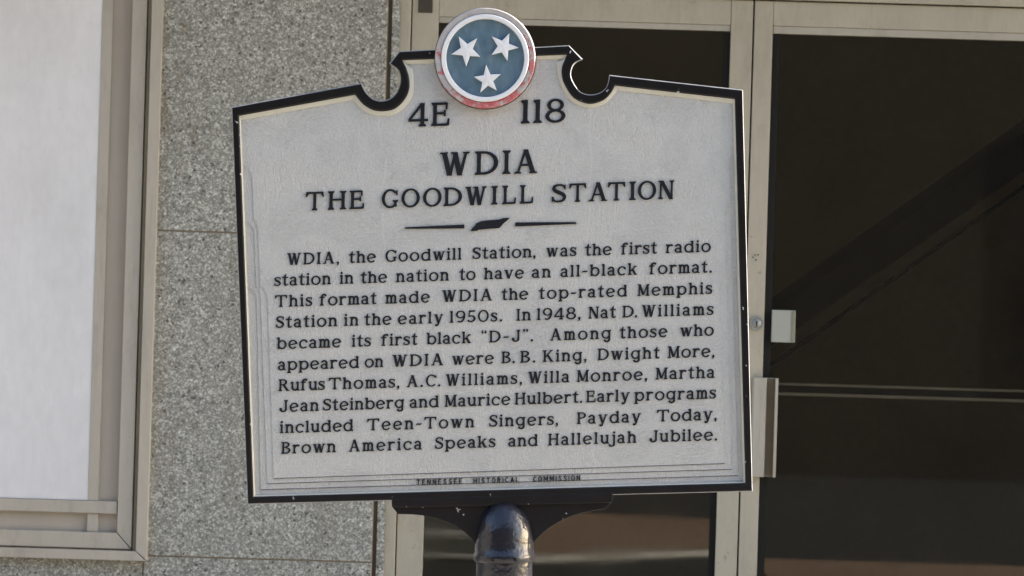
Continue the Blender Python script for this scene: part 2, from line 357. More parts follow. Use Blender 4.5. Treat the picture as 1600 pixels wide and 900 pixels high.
ls = MB(); bx(664, 672.6, 39, 1080, DY + .004, .05, ls); ls.build('glazing_bead', M['satin'], dl, 0.001)
pv = MB(); bx(640.5, 663, -6, 24, DY - .004, .05, pv); pv.build('pivot', M['pivot'], dl, 0.002)
# lock cylinder
cx, cz = fx(1183.6, DY), fz(493.8, DY); k = F / (DY - CAMY)
lk = MB(); lk.lathe_y([(0, DY - .010), (7.0 / k, DY - .010), (7.4 / k, DY - .007), (8.2 / k, DY - .007), (10.4 / k, DY - .011), (11.2 / k, DY - .008), (11.4 / k, DY + .001)], cx, cz, 40)
lko = lk.build('lock_cylinder', M['steel'], dr, 0, True)
kh = MB(); kh.prism([(cx - .9 / k, cz - 5.5 / k), (cx + .9 / k, cz - 5.5 / k), (cx + 1.0 / k, cz + 1 / k), (cx + 1.7 / k, cz + 2.4 / k), (cx, cz + 3.8 / k), (cx - 1.7 / k, cz + 2.4 / k), (cx - 1.0 / k, cz + 1 / k)], DY - .0112, DY - .0095)
kh.build('keyhole', M['gap'], dr)
# small dark fixing holes in the stile above the lock
sc = MB()
for px, py in ((1178, 398), (1175, 402), (1180, 406), (1183, 398)):
    sc.lathe_y([(0, DY - .0012), (1.2 / k, DY - .0012), (1.2 / k, DY + .001)], fx(px, DY), fz(py - 11.2, DY), 10)
sc.build('fixing_hole', M['gap'], dr)
# pull handle: a bent plate standing off the stile
h0, h1 = fz(579, -.0), fz(734, -.0)
def hp(px, y): return (fx(px, y), y)
prof = [hp(1180, DY - .002), hp(1180, DY - .022), hp(1183, DY - .026), hp(1202, DY - .026), hp(1203, DY - .004), hp(1215.5, DY - .004), hp(1216, DY - .03), hp(1220.5, DY - .03), hp(1220.5, DY - .0), hp(1201, DY + .0), hp(1198, DY - .019), hp(1184.5, DY - .019), hp(1184.5, DY - .002)]
ha = MB(); n = len(prof)
ha.add([(x, y, h0) for x, y in prof] + [(x, y, h1) for x, y in prof], [tuple(range(n)), tuple(range(2 * n - 1, n - 1, -1))] + [(i, i + n, (i + 1) % n + n, (i + 1) % n) for i in range(n)])
ha.build('pull_handle', M['satin'], dr, 0.0008)
hr = MB(); hr.box(fx(1202.6, DY), fx(1215.2, DY), DY - .0062, DY - .0042, h1 + .001, h0 - .001); hr.build('handle_recess_shade', M['recess'], dr)  # brown strip stands in for the dark that the handle's recess reflects
# push bar behind the glass
pb = MB(); y0 = .075
bx(1197, 1660, 586.5, 604.5, y0, y0 + .03, pb); pbo = pb.build('push_bar', M['gasket'], dr, 0.002)
pe = MB(); bx(1199, 1659, 585.4, 589.4, y0 - .012, y0 - .001, pe); bx(1199, 1659, 600.4, 605.2, y0 - .012, y0 - .001, pe); pe.build('push_bar_edge', M['plastic'], dr, 0.001)
# white plastic box behind the glass beside the lock
wb = MB(); bx(1207.5, 1244.5, 472, 522.5, .028, .0518, wb); wb.build('lock_box', M['plastic'], dr, 0.002)
we = MB(); bx(1238.5, 1243.8, 472.5, 522, .0265, .0279, we); we.build('lock_box_lip', M['lip'], dr)

# --- dim lobby behind the doors
rm = MB(); xa, xb = fx(612), door_r + 1.2
rm.box(xa - .1, xa, .12, 4.2, .3, 3.1); rm.box(xb, xb + .1, .12, 4.2, .3, 3.1); rm.box(xa, xb, 4.1, 4.2, .3, 3.1)
rm.box(xa, xb, .12, 4.1, 3.0, 3.1); rm.box(xa, xb, .12, 4.1, .3, .36); rm.box(door_r + .0, xb, .31, .4, .36, 3.0)
rm.build('lobby_wall', M['interior'], B)
SY = 1.3
def at(px, py, Y):
    dx, dy = px - 800, 450 - py; s = (Y - CAMY) / F
    return ((dx * ct - dy * st) * s, CAMZ + (dx * st + dy * ct) * s)
T_ = empty('staircase', (at(1400, 400, SY)[0], SY, 0.36), 'dark sloping stair rail dimly seen behind the right glass door', 'staircase')
ox, oz = T_.location.x, T_.location.z
def sloped(pts, y0, y1, name):
    mb = MB(); mb.prism([(a - ox, b - oz) for a, b in (at(*p, SY) for p in pts)], y0 - SY, y1 - SY); return mb.build(name, M['stair'], T_)
sloped([(1195, 497), (1800, 68), (1800, 130), (1195, 548)], SY, SY + .9, 'stringer')
sloped([(1195, 572), (1800, 146), (1800, 152), (1195, 580)], SY - .05, SY - .02, 'handrail')

# ------------------------------------------------------------------ building across the street
O = empty('building', (0, -24, 0), 'dark brick building across the street reflected in the door glass', 'building')
ow = MB(); ow.box(-42, 20, -8, 0, 0, 12.5); ow.build('wall', M['oppwall'], O)
for fl in range(3):
    for i in range(14):
        if i == 10: continue
        x = -39 + i * 4; f = MB()
        z0, z1 = ((1.0, 3.4), (5.2, 7.3), (8.9, 11.0))[fl]
        f.box(x, x + 1.8, .002, .07, z0, z0 + .1); f.box(x, x + 1.8, .002, .07, z1 - .1, z1); f.box(x, x + .1, .002, .07, z0 + .1, z1 - .1); f.box(x + 1.7, x + 1.8, .002, .07, z0 + .1, z1 - .1)
        fo = f.build('window', M['pivot'], O); pq = MB(); pq.box(x + .1, x + 1.7, .002, .03, z0 + .1, z1 - .1); pq.build('pane', M['oppglass'], fo)
oc = MB(); oc.box(-42.2, 20.2, -8.2, .2, 12.502, 12.9); oc.build('cornice', M['taupe'], O)

A_ = empty('building', (-26, -8, 0), 'grey stucco building closing the street end, reflected at left in the post cap', 'building')
aw = MB(); aw.box(-8, 0, -12, 14, 0, 11); aw.build('wall', M['stucco'], A_)
ac = MB(); ac.box(-8.2, .25, -12.2, 14.2, 11.002, 11.4); ac.build('cornice', M['taupe'], A_)
for fl in range(3):
    for i in range(6):
        y = -10.5 + i * 4; z = 1.2 + fl * 3.3; f = MB()
        f.box(.002, .06, y, y + 1.6, z, z + .1); f.box(.002, .06, y, y + 1.6, z + 1.8, z + 1.9); f.box(.002, .06, y, y + .1, z + .1, z + 1.8); f.box(.002, .06, y + 1.5, y + 1.6, z + .1, z + 1.8)
        fo = f.build('window', M['pivot'], A_); q_ = MB(); q_.box(.002, .02, y + .1, y + 1.5, z + .1, z + 1.8); q_.build('pane', M['oppglass'], fo)

# ------------------------------------------------------------------ historical marker
SGY = -2.5; SC = (SGY - CAMY) / F; PX0 = 788.0
ax, az = at(PX0, 900, SGY)                            # a point on the post axis
L0 = az / ct
HM = empty('historical_marker', (ax + L0 * st, SGY, 0), 'silver and black cast metal historical marker with raised lettering on a black post', 'sign', (0, -TH, 0))
def mx_(px): return (px - PX0) * SC
def mz_(py): return L0 + (900 - py) * SC
def mp(p): return (mx_(p[0]), mz_(p[1]))
# paired outline points: outer edge of the border, inner edge of the border; 1 = sharp corner
PR = [((388, 787), (397.5, 775), 1), ((363, 168), (375, 182), 1), ((565.4, 130.6), (555, 149.4), 1),
      ((572, 144), (567.5, 164), 0), ((583, 154.6), (583, 173), 0), ((597, 158), (600, 175), 0), ((611.6, 153.5), (617.5, 171), 0), ((621.7, 141.6), (632, 158), 0), ((626, 125), (640, 141), 0), ((622, 109), (640, 122), 0),
      ((608.7, 99.7), (635, 105), 1), ((624.6, 81), (629, 95.4), 1), ((678, 78.5), (678, 93.5), 1), ((838, 74.5), (839.7, 88.5), 1), ((888.8, 71.7), (886, 86.7), 1),
      ((910, 93), (880.5, 96), 1), ((897.5, 99.7), (877.5, 105), 0), ((892, 114), (877, 117), 0), ((894.6, 127), (881, 132), 0), ((906, 143.6), (896, 154), 0), ((922, 148.5), (920, 163.5), 0), ((939, 144.5), (942, 158), 0), ((948.5, 134), (954, 147), 0),
      ((952, 118), (961, 135), 1), ((1160, 141), (1147, 156), 1), ((1175, 767), (1163.5, 753.5), 1)]
def dense(pr):
    out = []; N = len(pr)
    for i in range(N):
        a, b = pr[i], pr[(i + 1) % N]
        out.append((a[0], a[1]))
        if a[2] and b[2]:
            continue
        p0 = pr[i - 1] if not a[2] else a; p3 = pr[(i + 2) % N] if not b[2] else b
        for t in (.25, .5, .75):
            def cr(k, c):
                q0, q1, q2, q3 = p0[k][c], a[k][c], b[k][c], p3[k][c]
                return .5 * (2 * q1 + (q2 - q0) * t + (2 * q0 - 5 * q1 + 4 * q2 - q3) * t * t + (3 * q1 - q0 - 3 * q2 + q3) * t ** 3)
            out.append(((cr(0, 0), cr(0, 1)), (cr(1, 0), cr(1, 1))))
    return out
DP = dense(PR)
def lp(t): return [(o[0] + (i[0] - o[0]) * t, o[1] + (i[1] - o[1]) * t) for o, i in DP]
def loop3(pts, d): return [(mx_(x), -d, mz_(y)) for x, y in pts]
BK, FR = -.022, .018                                  # back of the casting, front of the border
bd = MB()
bd.rings([loop3(lp(.04), BK), loop3(lp(0), BK + .002), loop3(lp(0), FR - .0030), loop3(lp(.045), FR - .0014), loop3(lp(.12), FR - .0003), loop3(lp(.2), FR), loop3(lp(.80), FR), loop3(lp(.9), FR - .001), loop3(lp(.97), FR - .004), loop3(lp(1.0), .004)])
bd.build('border', M['black'], HM)
wr = MB(); wr.rings([loop3(lp(-.012), BK + .004), loop3(lp(-.015), FR - .0045), loop3(lp(.01), FR - .0020), loop3(lp(.075), FR - .0003), loop3(lp(.09), FR - .0012)])
wr.build('worn_rim', M['rim'], HM)
EDGE = {(388, 787): (399.3, 773.6), (363, 168): (376.9, 188.3), (1160, 141): (1144.3, 162), (1175, 767): (1161, 752.2)}
def lb(t):                                            # from the border's inner edge (0) to the foot of the bead (1)
    out = []
    for o, i in DP:
        e = EDGE.get(tuple(o)) or (o[0] + (i[0] - o[0]) * 1.38, o[1] + (i[1] - o[1]) * 1.38)
        out.append((i[0] + (e[0] - i[0]) * t, i[1] + (e[1] - i[1]) * t))
    return out
bb = MB(); bb.rings([loop3(lp(.96), FR - .0045), loop3(lb(.3), FR - .0055), loop3(lb(.7), FR - .0068), loop3(lb(1.0), .0095), loop3(lb(1.1), .002)])
bb.build('inner_bead', M['cream'], HM)
# stepped face: centre field highest, three steps down at the sides and foot
mid = lp(.5)
def halfarc(p, q, flip):                              # quarter-round shoulder from p to q
    pts = []
    for i in range(7):
        t = i / 6 * math.pi / 2
        pts.append((p[0] + (q[0] - p[0]) * math.sin(t), p[1] + (q[1] - p[1]) * (1 - math.cos(t))))
    return pts
top_pts = [p for p in mid[1:-1]]                      # from top-left corner round to top-right corner
LL = {1: (384.3, .0366), 2: (390.6, .0363), 3: (403.0, .0335)}       # left step lines: x = a + b * y
RL = {1: (1131.6, .0287), 2: (1121.5, .0302), 3: (1109.0, .0319)}    # right step lines
LE, RE = (364.5, .0405), (1148.0, .0245)                             # under the border
SHY = {1: (282, 260), 2: (368, 345), 3: (472, 452)}                  # where each shoulder springs, left and right
FOOT = {3: (428, 747, 1132, 723.5), 2: (418, 755, 1143.4, 732.5), 1: (407.5, 764.5, 1153, 742.4)}
def xl(k, y): a, b = LL[k] if k else LE; return a + b * y
def xr_(k, y): a, b = RL[k] if k else RE; return a + b * y
def lev(chain, foot, d):
    """chain: (line followed below the shoulder, line met above it, shoulder number), from the top down"""
    pts = list(top_pts)
    for lo, hi, sh_ in chain:
        y = SHY[sh_][1]; pts += halfarc((xr_(hi, y - 24), y - 24), (xr_(lo, y), y), 0)
    f = FOOT[foot]; pts += [(f[2], f[3]), (f[0], f[1])]
    for lo, hi, sh_ in reversed(chain):
        y = SHY[sh_][0]; pts += halfarc((xl(hi, y - 24), y - 24), (xl(lo, y), y), 0)[::-1]
    mb = MB(); mb.prism([mp(p) for p in pts], -d, .0)
    return mb
base = MB(); base.prism([mp(p) for p in mid], -.0035, -BK - .001)
fc = base.build('face_plate', M['face'], HM)
D1, D2, D3 = .0050, .0064, .0078
for ch, ft, d_ in (([(1, 0, 3)], 1, D1), ([(1, 0, 2), (2, 1, 3)], 2, D2), ([(1, 0, 1), (2, 1, 2), (3, 2, 3)], 3, D3)): lev(ch, ft, d_).build('face_step', M['face'], HM)

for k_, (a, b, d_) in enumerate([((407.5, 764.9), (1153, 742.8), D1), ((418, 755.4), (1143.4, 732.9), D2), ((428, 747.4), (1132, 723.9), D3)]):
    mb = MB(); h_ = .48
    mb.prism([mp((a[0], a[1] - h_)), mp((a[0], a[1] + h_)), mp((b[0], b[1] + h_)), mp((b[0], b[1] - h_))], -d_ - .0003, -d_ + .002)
    mb.build('step_shade_line', M['line'], HM)  # dark strip along each step's foot edge, its shadow line put into the colour
# --- lettering: a stroke-built roman face
H = .089; TN = .105
def stem(x, y0, y1, b='lr', t=None, h=H):
    o = [('p', [(x - h, y0), (x + h, y0), (x + h * .9, (y0 + y1) / 2), (x + h, y1), (x - h, y1), (x - h * .9, (y0 + y1) / 2)])]
    L = .075 if 'l' in b else 0; Rr = .075 if 'r' in b else 0
    if b: o.append(('p', [(x - h - L, y0), (x + h + Rr, y0), (x + h + Rr, y0 + .055), (x + h, y0 + .13), (x - h, y0 + .13), (x - h - L, y0 + .055)]))
    if t == 'f': o.append(('p', [(x - h - .075, y1 - .015), (x, y1), (x + h, y1), (x + h, y1 - .17), (x - h, y1 - .17), (x - h - .075, y1 - .075)]))
    elif t:
        L = .075 if 'l' in t else 0; Rr = .075 if 'r' in t else 0
        o.append(('p', [(x - h - L, y1), (x - h - L, y1 - .055), (x - h, y1 - .13), (x + h, y1 - .13), (x + h + Rr, y1 - .055), (x + h + Rr, y1)]))
    return o
def ring(cx, cy, rx, ry, wv, wh, a0=0, a1=360):
    n = max(6, int(abs(a1 - a0) / 12)); A, C = [], []
    for i in range(n + 1):
        a = R(a0 + (a1 - a0) * i / n); A.append((cx + rx * math.cos(a), cy + ry * math.sin(a))); C.append((cx + (rx - wv) * math.cos(a), cy + (ry - wh) * math.sin(a)))
    return [('s', A, C, abs(a1 - a0) >= 360)]
def path(pts, ws, n=4):
    P, Wd = [], []; N = len(pts)
    for i in range(N - 1):
        p0, p1, p2, p3 = pts[max(i - 1, 0)], pts[i], pts[i + 1], pts[min(i + 2, N - 1)]
        for k in range(n):
            t = k / n
            P.append(tuple(.5 * (2 * p1[c] + (p2[c] - p0[c]) * t + (2 * p0[c] - 5 * p1[c] + 4 * p2[c] - p3[c]) * t * t + (3 * p1[c] - p0[c] - 3 * p2[c] + p3[c]) * t ** 3) for c in (0, 1)))
            Wd.append(ws[i] + (ws[i + 1] - ws[i]) * t)
    P.append(pts[-1]); Wd.append(ws[-1]); A, C = [], []
    for i in range(len(P)):
        q, r = P[max(i - 1, 0)], P[min(i + 1, len(P) - 1)]; dx, dy = r[0] - q[0], r[1] - q[1]; L = math.hypot(dx, dy) or 1; h = Wd[i] / 2
        A.append((P[i][0] - dy / L * h, P[i][1] + dx / L * h)); C.append((P[i][0] + dy / L * h, P[i][1] - dx / L * h))
    return [('s', A, C, False)]
def bar(x0, y0, x1, y1, w): return path([(x0, y0), (x1, y1)], [w, w], 1)
def diag(x0, y0, x1, y1, w):      # horizontal-ended slanted stem of horizontal width w
    return [('p', [(x0 - w / 2, y0), (x0 + w / 2, y0), (x1 + w / 2, y1), (x1 - w / 2, y1)])]
def serif(x, y, wl_, wr, up): 
    return [('p', [(x - wl_, y), (x + wr, y), (x + wr, y + up * .05), (x + wr * .35, y + up * .10), (x - wl_ * .35, y + up * .10), (x - wl_, y + up * .05)])]
def dot(x, y, r): return [('p', [(x + r * math.cos(i * math.pi / 6), y + r * math.sin(i * math.pi / 6)) for i in range(12)])]
def wedge(x, y, dy, dx=0.0, w=.055): return [('p', [(x - w, y), (x + w, y), (x + w * .8 + dx, y + dy), (x - w * .8 + dx, y + dy)])]
XH = .755
def sglyph(sx, sy):
    P = [(.66, .76), (.58, .90), (.40, .945), (.21, .90), (.135, .76), (.21, .63), (.40, .53), (.58, .42), (.65, .27), (.57, .11), (.38, .055), (.2, .085), (.09, .24)]
    Wd = [.09, .10, .105, .13, .165, .195, .205, .20, .17, .13, .105, .10, .09]
    g_ = path([(x * sx, y * sy) for x, y in P], [q * (.5 + .5 * sy) for q in Wd])
    g_ += [('p', [(.70 * sx, .97 * sy), (.70 * sx, .68 * sy), (.62 * sx, .70 * sy), (.60 * sx, .90 * sy)]), ('p', [(.045 * sx, .02 * sy), (.045 * sx, .33 * sy), (.13 * sx, .31 * sy), (.17 * sx, .10 * sy)])]
    return g_
def vee(w1, xa, xb, xc, top, w2): return diag(xb, 0, xa, top, w1) + diag(xb + .02, 0, xc, top, w2)
G = {}
G['o'] = ring(.41, .37, .41, .395, .165, .11)
G['n'] = stem(.17, 0, XH, 'lr', 'f') + ring(.395, .45, .31, .315, .19, .15, 0, 160) + stem(.61, 0, .47, 'lr')
G['h'] = stem(.17, 0, 1.0, 'lr', 'f') + ring(.405, .45, .31, .315, .19, .15, 0, 160) + stem(.62, 0, .47, 'lr')
G['m'] = stem(.16, 0, XH, 'lr', 'f') + ring(.335, .47, .25, .295, .18, .15, 0, 160) + stem(.495, 0, .49, 'lr') + ring(.675, .47, .25, .295, .18, .15, 0, 160) + stem(.835, 0, .49, 'lr')
G['u'] = stem(.17, .3, XH, '', 'f') + ring(.385, .30, .31, .315, .19, .14, 180, 335) + stem(.62, 0, XH, 'r', 'f')
G['r'] = stem(.17, 0, XH, 'lr', 'f') + ring(.41, .44, .30, .325, .18, .16, 55, 160) + dot(.54, .655, .085)
G['a'] = ring(.32, .48, .285, .285, .18, .12, 0, 150) + dot(.12, .60, .075) + stem(.515, 0, .5, '') + ring(.30, .215, .29, .225, .16, .10, 35, 330) + [('p', [(.42, 0), (.69, 0), (.69, .06), (.60, .10), (.42, .12)])]
G['b'] = stem(.17, .02, 1.0, '', 'f') + ring(.46, .37, .39, .395, .17, .12) + [('p', [(.075, 0), (.265, .02), (.35, .1), (.265, .2), (.075, .12)])]
G['c'] = ring(.40, .37, .40, .395, .17, .11, 42, 318) + dot(.64, .56, .085)
G['d'] = ring(.40, .37, .40, .395, .17, .12) + stem(.69, 0, 1.0, 'r', 'f')
G['e'] = ring(.39, .37, .39, .395, .165, .11, 8, 322) + bar(.08, .32, .74, .435, .10)
G['f'] = stem(.22, 0, .78, 'lr') + ring(.42, .74, .295, .275, .185, .13, 55, 180) + dot(.53, .88, .085) + bar(.02, .70, .46, .70, .10)
G['g'] = ring(.38, .39, .38, .375, .165, .11) + stem(.67, -.05, XH, '') + [('p', [(.6, XH), (.82, XH), (.82, XH - .08), (.7, XH - .14)])] + ring(.47, -.05, .295, .24, .185, .12, 200, 360) + dot(.29, -.13, .09)
G['i'] = stem(.17, 0, XH, 'lr', 'f') + dot(.165, .93, .10)
G['j'] = stem(.32, -.05, XH, '', 'f') + dot(.315, .93, .10) + ring(.12, -.05, .295, .24, .185, .12, 200, 360) + dot(-.06, -.13, .09)
G['k'] = stem(.17, 0, 1.0, 'lr', 'f') + bar(.25, .33, .64, .72, .10) + serif(.64, XH, .13, .12, -1) + diag(.66, 0, .40, .47, .22) + serif(.68, 0, .16, .13, 1)
G['l'] = stem(.17, 0, 1.0, 'lr', 'f')
G['p'] = stem(.17, -.26, XH, 'lr', 'f') + ring(.47, .37, .39, .395, .17, .12)
G['s'] = sglyph(.80, XH)
G['t'] = stem(.23, .12, .80, '') + [('p', [(.135, .78), (.325, .78), (.325, 1.0), (.28, 1.0)])] + bar(.0, .70, .50, .70, .10) + path([(.23, .2), (.26, .06), (.37, .05), (.5, .1)], [.19, .15, .11, .10], 3)
G['v'] = vee(.2, .16, .40, .66, XH, .11) + serif(.15, XH, .15, .17, -1) + serif(.66, XH, .13, .13, -1)
G['w'] = vee(.19, .14, .335, .52, XH, .11) + vee(.19, .53, .69, .91, XH, .11) + serif(.13, XH, .13, .15, -1) + serif(.92, XH, .12, .12, -1) + serif(.52, XH, .14, .08, -1)
G['y'] = diag(.42, .0, .17, XH, .2) + path([(.68, XH), (.46, .1), (.34, -.16), (.2, -.2)], [.11, .13, .15, .12], 3) + dot(.2, -.16, .09) + serif(.16, XH, .15, .16, -1) + serif(.69, XH, .13, .13, -1)
G['W'] = vee(.21, .17, .40, .61, 1, .12) + vee(.21, .60, .80, 1.05, 1, .12) + serif(.15, 1, .15, .17, -1) + serif(1.06, 1, .14, .13, -1) + serif(.60, 1, .17, .1, -1)
G['D'] = stem(.20, 0, 1, 'l', 'l') + ring(.40, .5, .60, .5, .185, .105, -90, 90) + bar(.2, .0525, .41, .0525, .105) + bar(.2, .9475, .41, .9475, .105)
G['I'] = stem(.18, 0, 1, 'lr', 'lr')
G['A'] = diag(.15, 0, .47, 1.02, .11) + diag(.81, 0, .47, 1.02, .21) + bar(.28, .36, .67, .36, .09) + serif(.15, 0, .15, .15, 1) + serif(.81, 0, .17, .16, 1)
G['G'] = ring(.50, .5, .50, .515, .185, .10, 40, 318) + [('p', [(.92, .97), (.92, .66), (.84, .68), (.80, .84)])] + stem(.80, .06, .42, '', 'lr')
G['O'] = ring(.50, .5, .50, .515, .175, .10)
G['C'] = ring(.48, .5, .48, .515, .175, .10, 42, 318) + [('p', [(.89, .97), (.89, .67), (.81, .69), (.77, .84)])]
G['S'] = sglyph(1, 1)
G['T'] = stem(.50, 0, .96, 'lr') + bar(.04, .945, .96, .945, .11) + [('p', [(.0, 1.0), (.10, 1.0), (.17, .90), (.04, .72), (-.02, .72)]), ('p', [(1.0, 1.0), (.9, 1.0), (.83, .9), (.96, .72), (1.02, .72)])]
G['H'] = stem(.18, 0, 1, 'lr', 'lr') + stem(.78, 0, 1, 'lr', 'lr') + bar(.2, .54, .76, .54, .105)
G['E'] = stem(.19, 0, 1, 'l', 'l') + bar(.2, .9475, .70, .9475, .105) + bar(.2, .54, .62, .54, .10) + bar(.2, .0525, .74, .0525, .105) + wedge(.69, .98, -.28) + wedge(.76, .02, .29, .03) + [('p', [(.57, .67), (.66, .67), (.66, .41), (.57, .41)])]
G['L'] = stem(.19, 0, 1, 'l', 'lr') + bar(.2, .0525, .70, .0525, .105) + wedge(.72, .02, .32, .04)
G['N'] = stem(.14, 0, 1, 'lr', '', .058) + stem(.76, .04, 1, '', 'lr', .058) + diag(.74, -.02, .17, 1, .23) + serif(.14, 1, .14, .05, -1)
G['M'] = stem(.15, 0, 1, 'lr', '', .06) + stem(.86, 0, 1, 'lr', 'r', .095) + diag(.50, .08, .17, 1, .21) + diag(.51, .08, .85, 1, .11) + serif(.13, 1, .14, .06, -1)
G['R'] = stem(.19, 0, 1, 'lr', 'l') + ring(.40, .745, .36, .255, .18, .10, -90, 90) + bar(.2, .54, .41, .54, .10) + bar(.2, .95, .41, .95, .10) + diag(.82, 0, .46, .52, .23) + serif(.84, 0, .16, .13, 1)
G['P'] = stem(.19, 0, 1, 'lr', 'l') + ring(.40, .725, .40, .275, .18, .10, -90, 90) + bar(.2, .50, .41, .50, .10) + bar(.2, .95, .41, .95, .10)
G['B'] = stem(.19, 0, 1, 'l', 'l') + ring(.40, .765, .34, .235, .175, .10, -90, 90) + ring(.40, .275, .42, .275, .18, .10, -90, 90) + bar(.2, .54, .42, .54, .10) + bar(.2, .95, .41, .95, .10) + bar(.2, .05, .41, .05, .10)
G['K'] = stem(.18, 0, 1, 'lr', 'lr') + bar(.25, .42, .72, .95, .11) + serif(.74, 1, .14, .13, -1) + diag(.80, 0, .42, .58, .23) + serif(.82, 0, .17, .14, 1)
G['J'] = stem(.58, .22, 1, '', 'lr') + ring(.36, .22, .315, .24, .19, .12, 195, 360) + dot(.14, .24, .12)
G['1'] = stem(.18, 0, 1, 'lr', 'f')
G['9'] = ring(.40, .68, .40, .33, .165, .10) + path([(.71, .72), (.70, .42), (.56, .13), (.34, .05), (.17, .12)], [.16, .18, .15, .11, .11])
G['5'] = path([(.15, .10), (.34, .05), (.56, .12), (.65, .31), (.56, .48), (.36, .535), (.17, .48)], [.11, .11, .14, .19, .14, .10, .09]) + bar(.17, .45, .21, .97, .10) + bar(.17, .93, .68, .95, .14) + dot(.13, .14, .085)
G['0'] = ring(.46, .5, .46, .515, .16, .10)
G['4'] = stem(.62, 0, 1.0, 'lr') + bar(.03, .27, .86, .27, .11) + path([(.06, .28), (.60, .98)], [.10, .13], 1)
G['8'] = ring(.42, .745, .36, .27, .165, .10) + ring(.42, .275, .43, .29, .175, .105)
G['.'] = dot(.10, .07, .105)
G[','] = dot(.11, .07, .105) + path([(.15, .05), (.13, -.06), (.05, -.16)], [.12, .10, .05], 3)
G['-'] = path([(.0, .37), (.14, .43), (.32, .40), (.46, .47)], [.07, .12, .12, .06], 3)
G['q'] = dot(.09, .86, .085) + path([(.05, .88), (.07, .97), (.15, 1.05)], [.10, .08, .04], 3) + dot(.35, .86, .085) + path([(.31, .88), (.33, .97), (.41, 1.05)], [.10, .08, .04], 3)
G['z'] = dot(.12, .98, .085) + path([(.16, .96), (.14, .87), (.06, .79)], [.10, .08, .04], 3) + dot(.38, .98, .085) + path([(.42, .96), (.40, .87), (.32, .79)], [.10, .08, .04], 3)
def gbox(g_):
    xs_ = []
    for s in g_:
        xs_ += [p[0] for p in s[1]] + ([p[0] for p in s[2]] if s[0] == 's' else [])
    return min(xs_), max(xs_)
BB = {c: gbox(g_) for c, g_ in G.items()}
BB['j'] = (.08, BB['j'][1])
def emit(mb, g_, fmap, d0, d1):
    for i, s in enumerate(g_):
        dd = d1 + i * 0.00006
        if s[0] == 'p':
            pts = [fmap(p) for p in s[1]]; mb.prism(pts, -dd, -d0)
        else:
            A = [fmap(p) for p in s[1]]; C = [fmap(p) for p in s[2]]; n = len(A); o = len(mb.v)
            if s[3]: A, C, n = A[:-1], C[:-1], n - 1
            for L, y in ((A, -dd), (C, -dd), (A, -d0), (C, -d0)): mb.v += [(x, y, z) for x, z in L]
            rng = range(n if s[3] else n - 1)
            for k_ in rng:
                j = (k_ + 1) % n
                mb.f += [(o + k_, o + j, o + n + j, o + n + k_), (o + k_, o + 2 * n + k_, o + 2 * n + j, o + j), (o + n + k_, o + n + j, o + 3 * n + j, o + 3 * n + k_)]
            if not s[3]:
                mb.f += [(o, o + n, o + 3 * n, o + 2 * n), (o + n - 1, o + 3 * n - 1, o + 4 * n - 1, o + 2 * n - 1)]
def put_char(mb, c, x0, x1, yb, slope, cap, d0, d1):     # fit one glyph between two photo columns
    a, b = BB[c]; sx = (x1 - x0) / (b - a); xm = x0
    def fmap(p):
        ux = (p[0] - a) * sx; uy = p[1] * cap
        X = x0 + ux - slope * uy * 0.6; Y = yb(x0 + ux) - uy
        return mp((X, Y))
    emit(mb, G[c], fmap, d0, d1)
def put_word(mb, word, x0, x1, yb, slope, cap, d0, d1):
    ws = [BB[c][1] - BB[c][0] for c in word]; tot = sum(ws) * cap; n = len(word)
    k_ = 1.0; gmin, gmax = .07 * cap, .22 * cap
    if n > 1:
        gp_ = (x1 - x0 - tot) / (n - 1)
        if gp_ < gmin: k_ = (x1 - x0 - gmin * (n - 1)) / tot; gp_ = gmin
        elif gp_ > gmax: k_ = min(1.12, (x1 - x0 - gmax * (n - 1)) / tot); gp_ = (x1 - x0 - tot * k_) / (n - 1)
    else: k_ = (x1 - x0) / tot; gp_ = 0
    x = x0
    for c, w_ in zip(word, ws):
        put_char(mb, c, x, x + w_ * cap * k_, yb, slope, cap, d0, d1); x += w_ * cap * k_ + gp_
LT0, LT1 = D3 - .001, D3 + .0017
def base_line(y440, s): return lambda x: y440 + s * (x - 440)
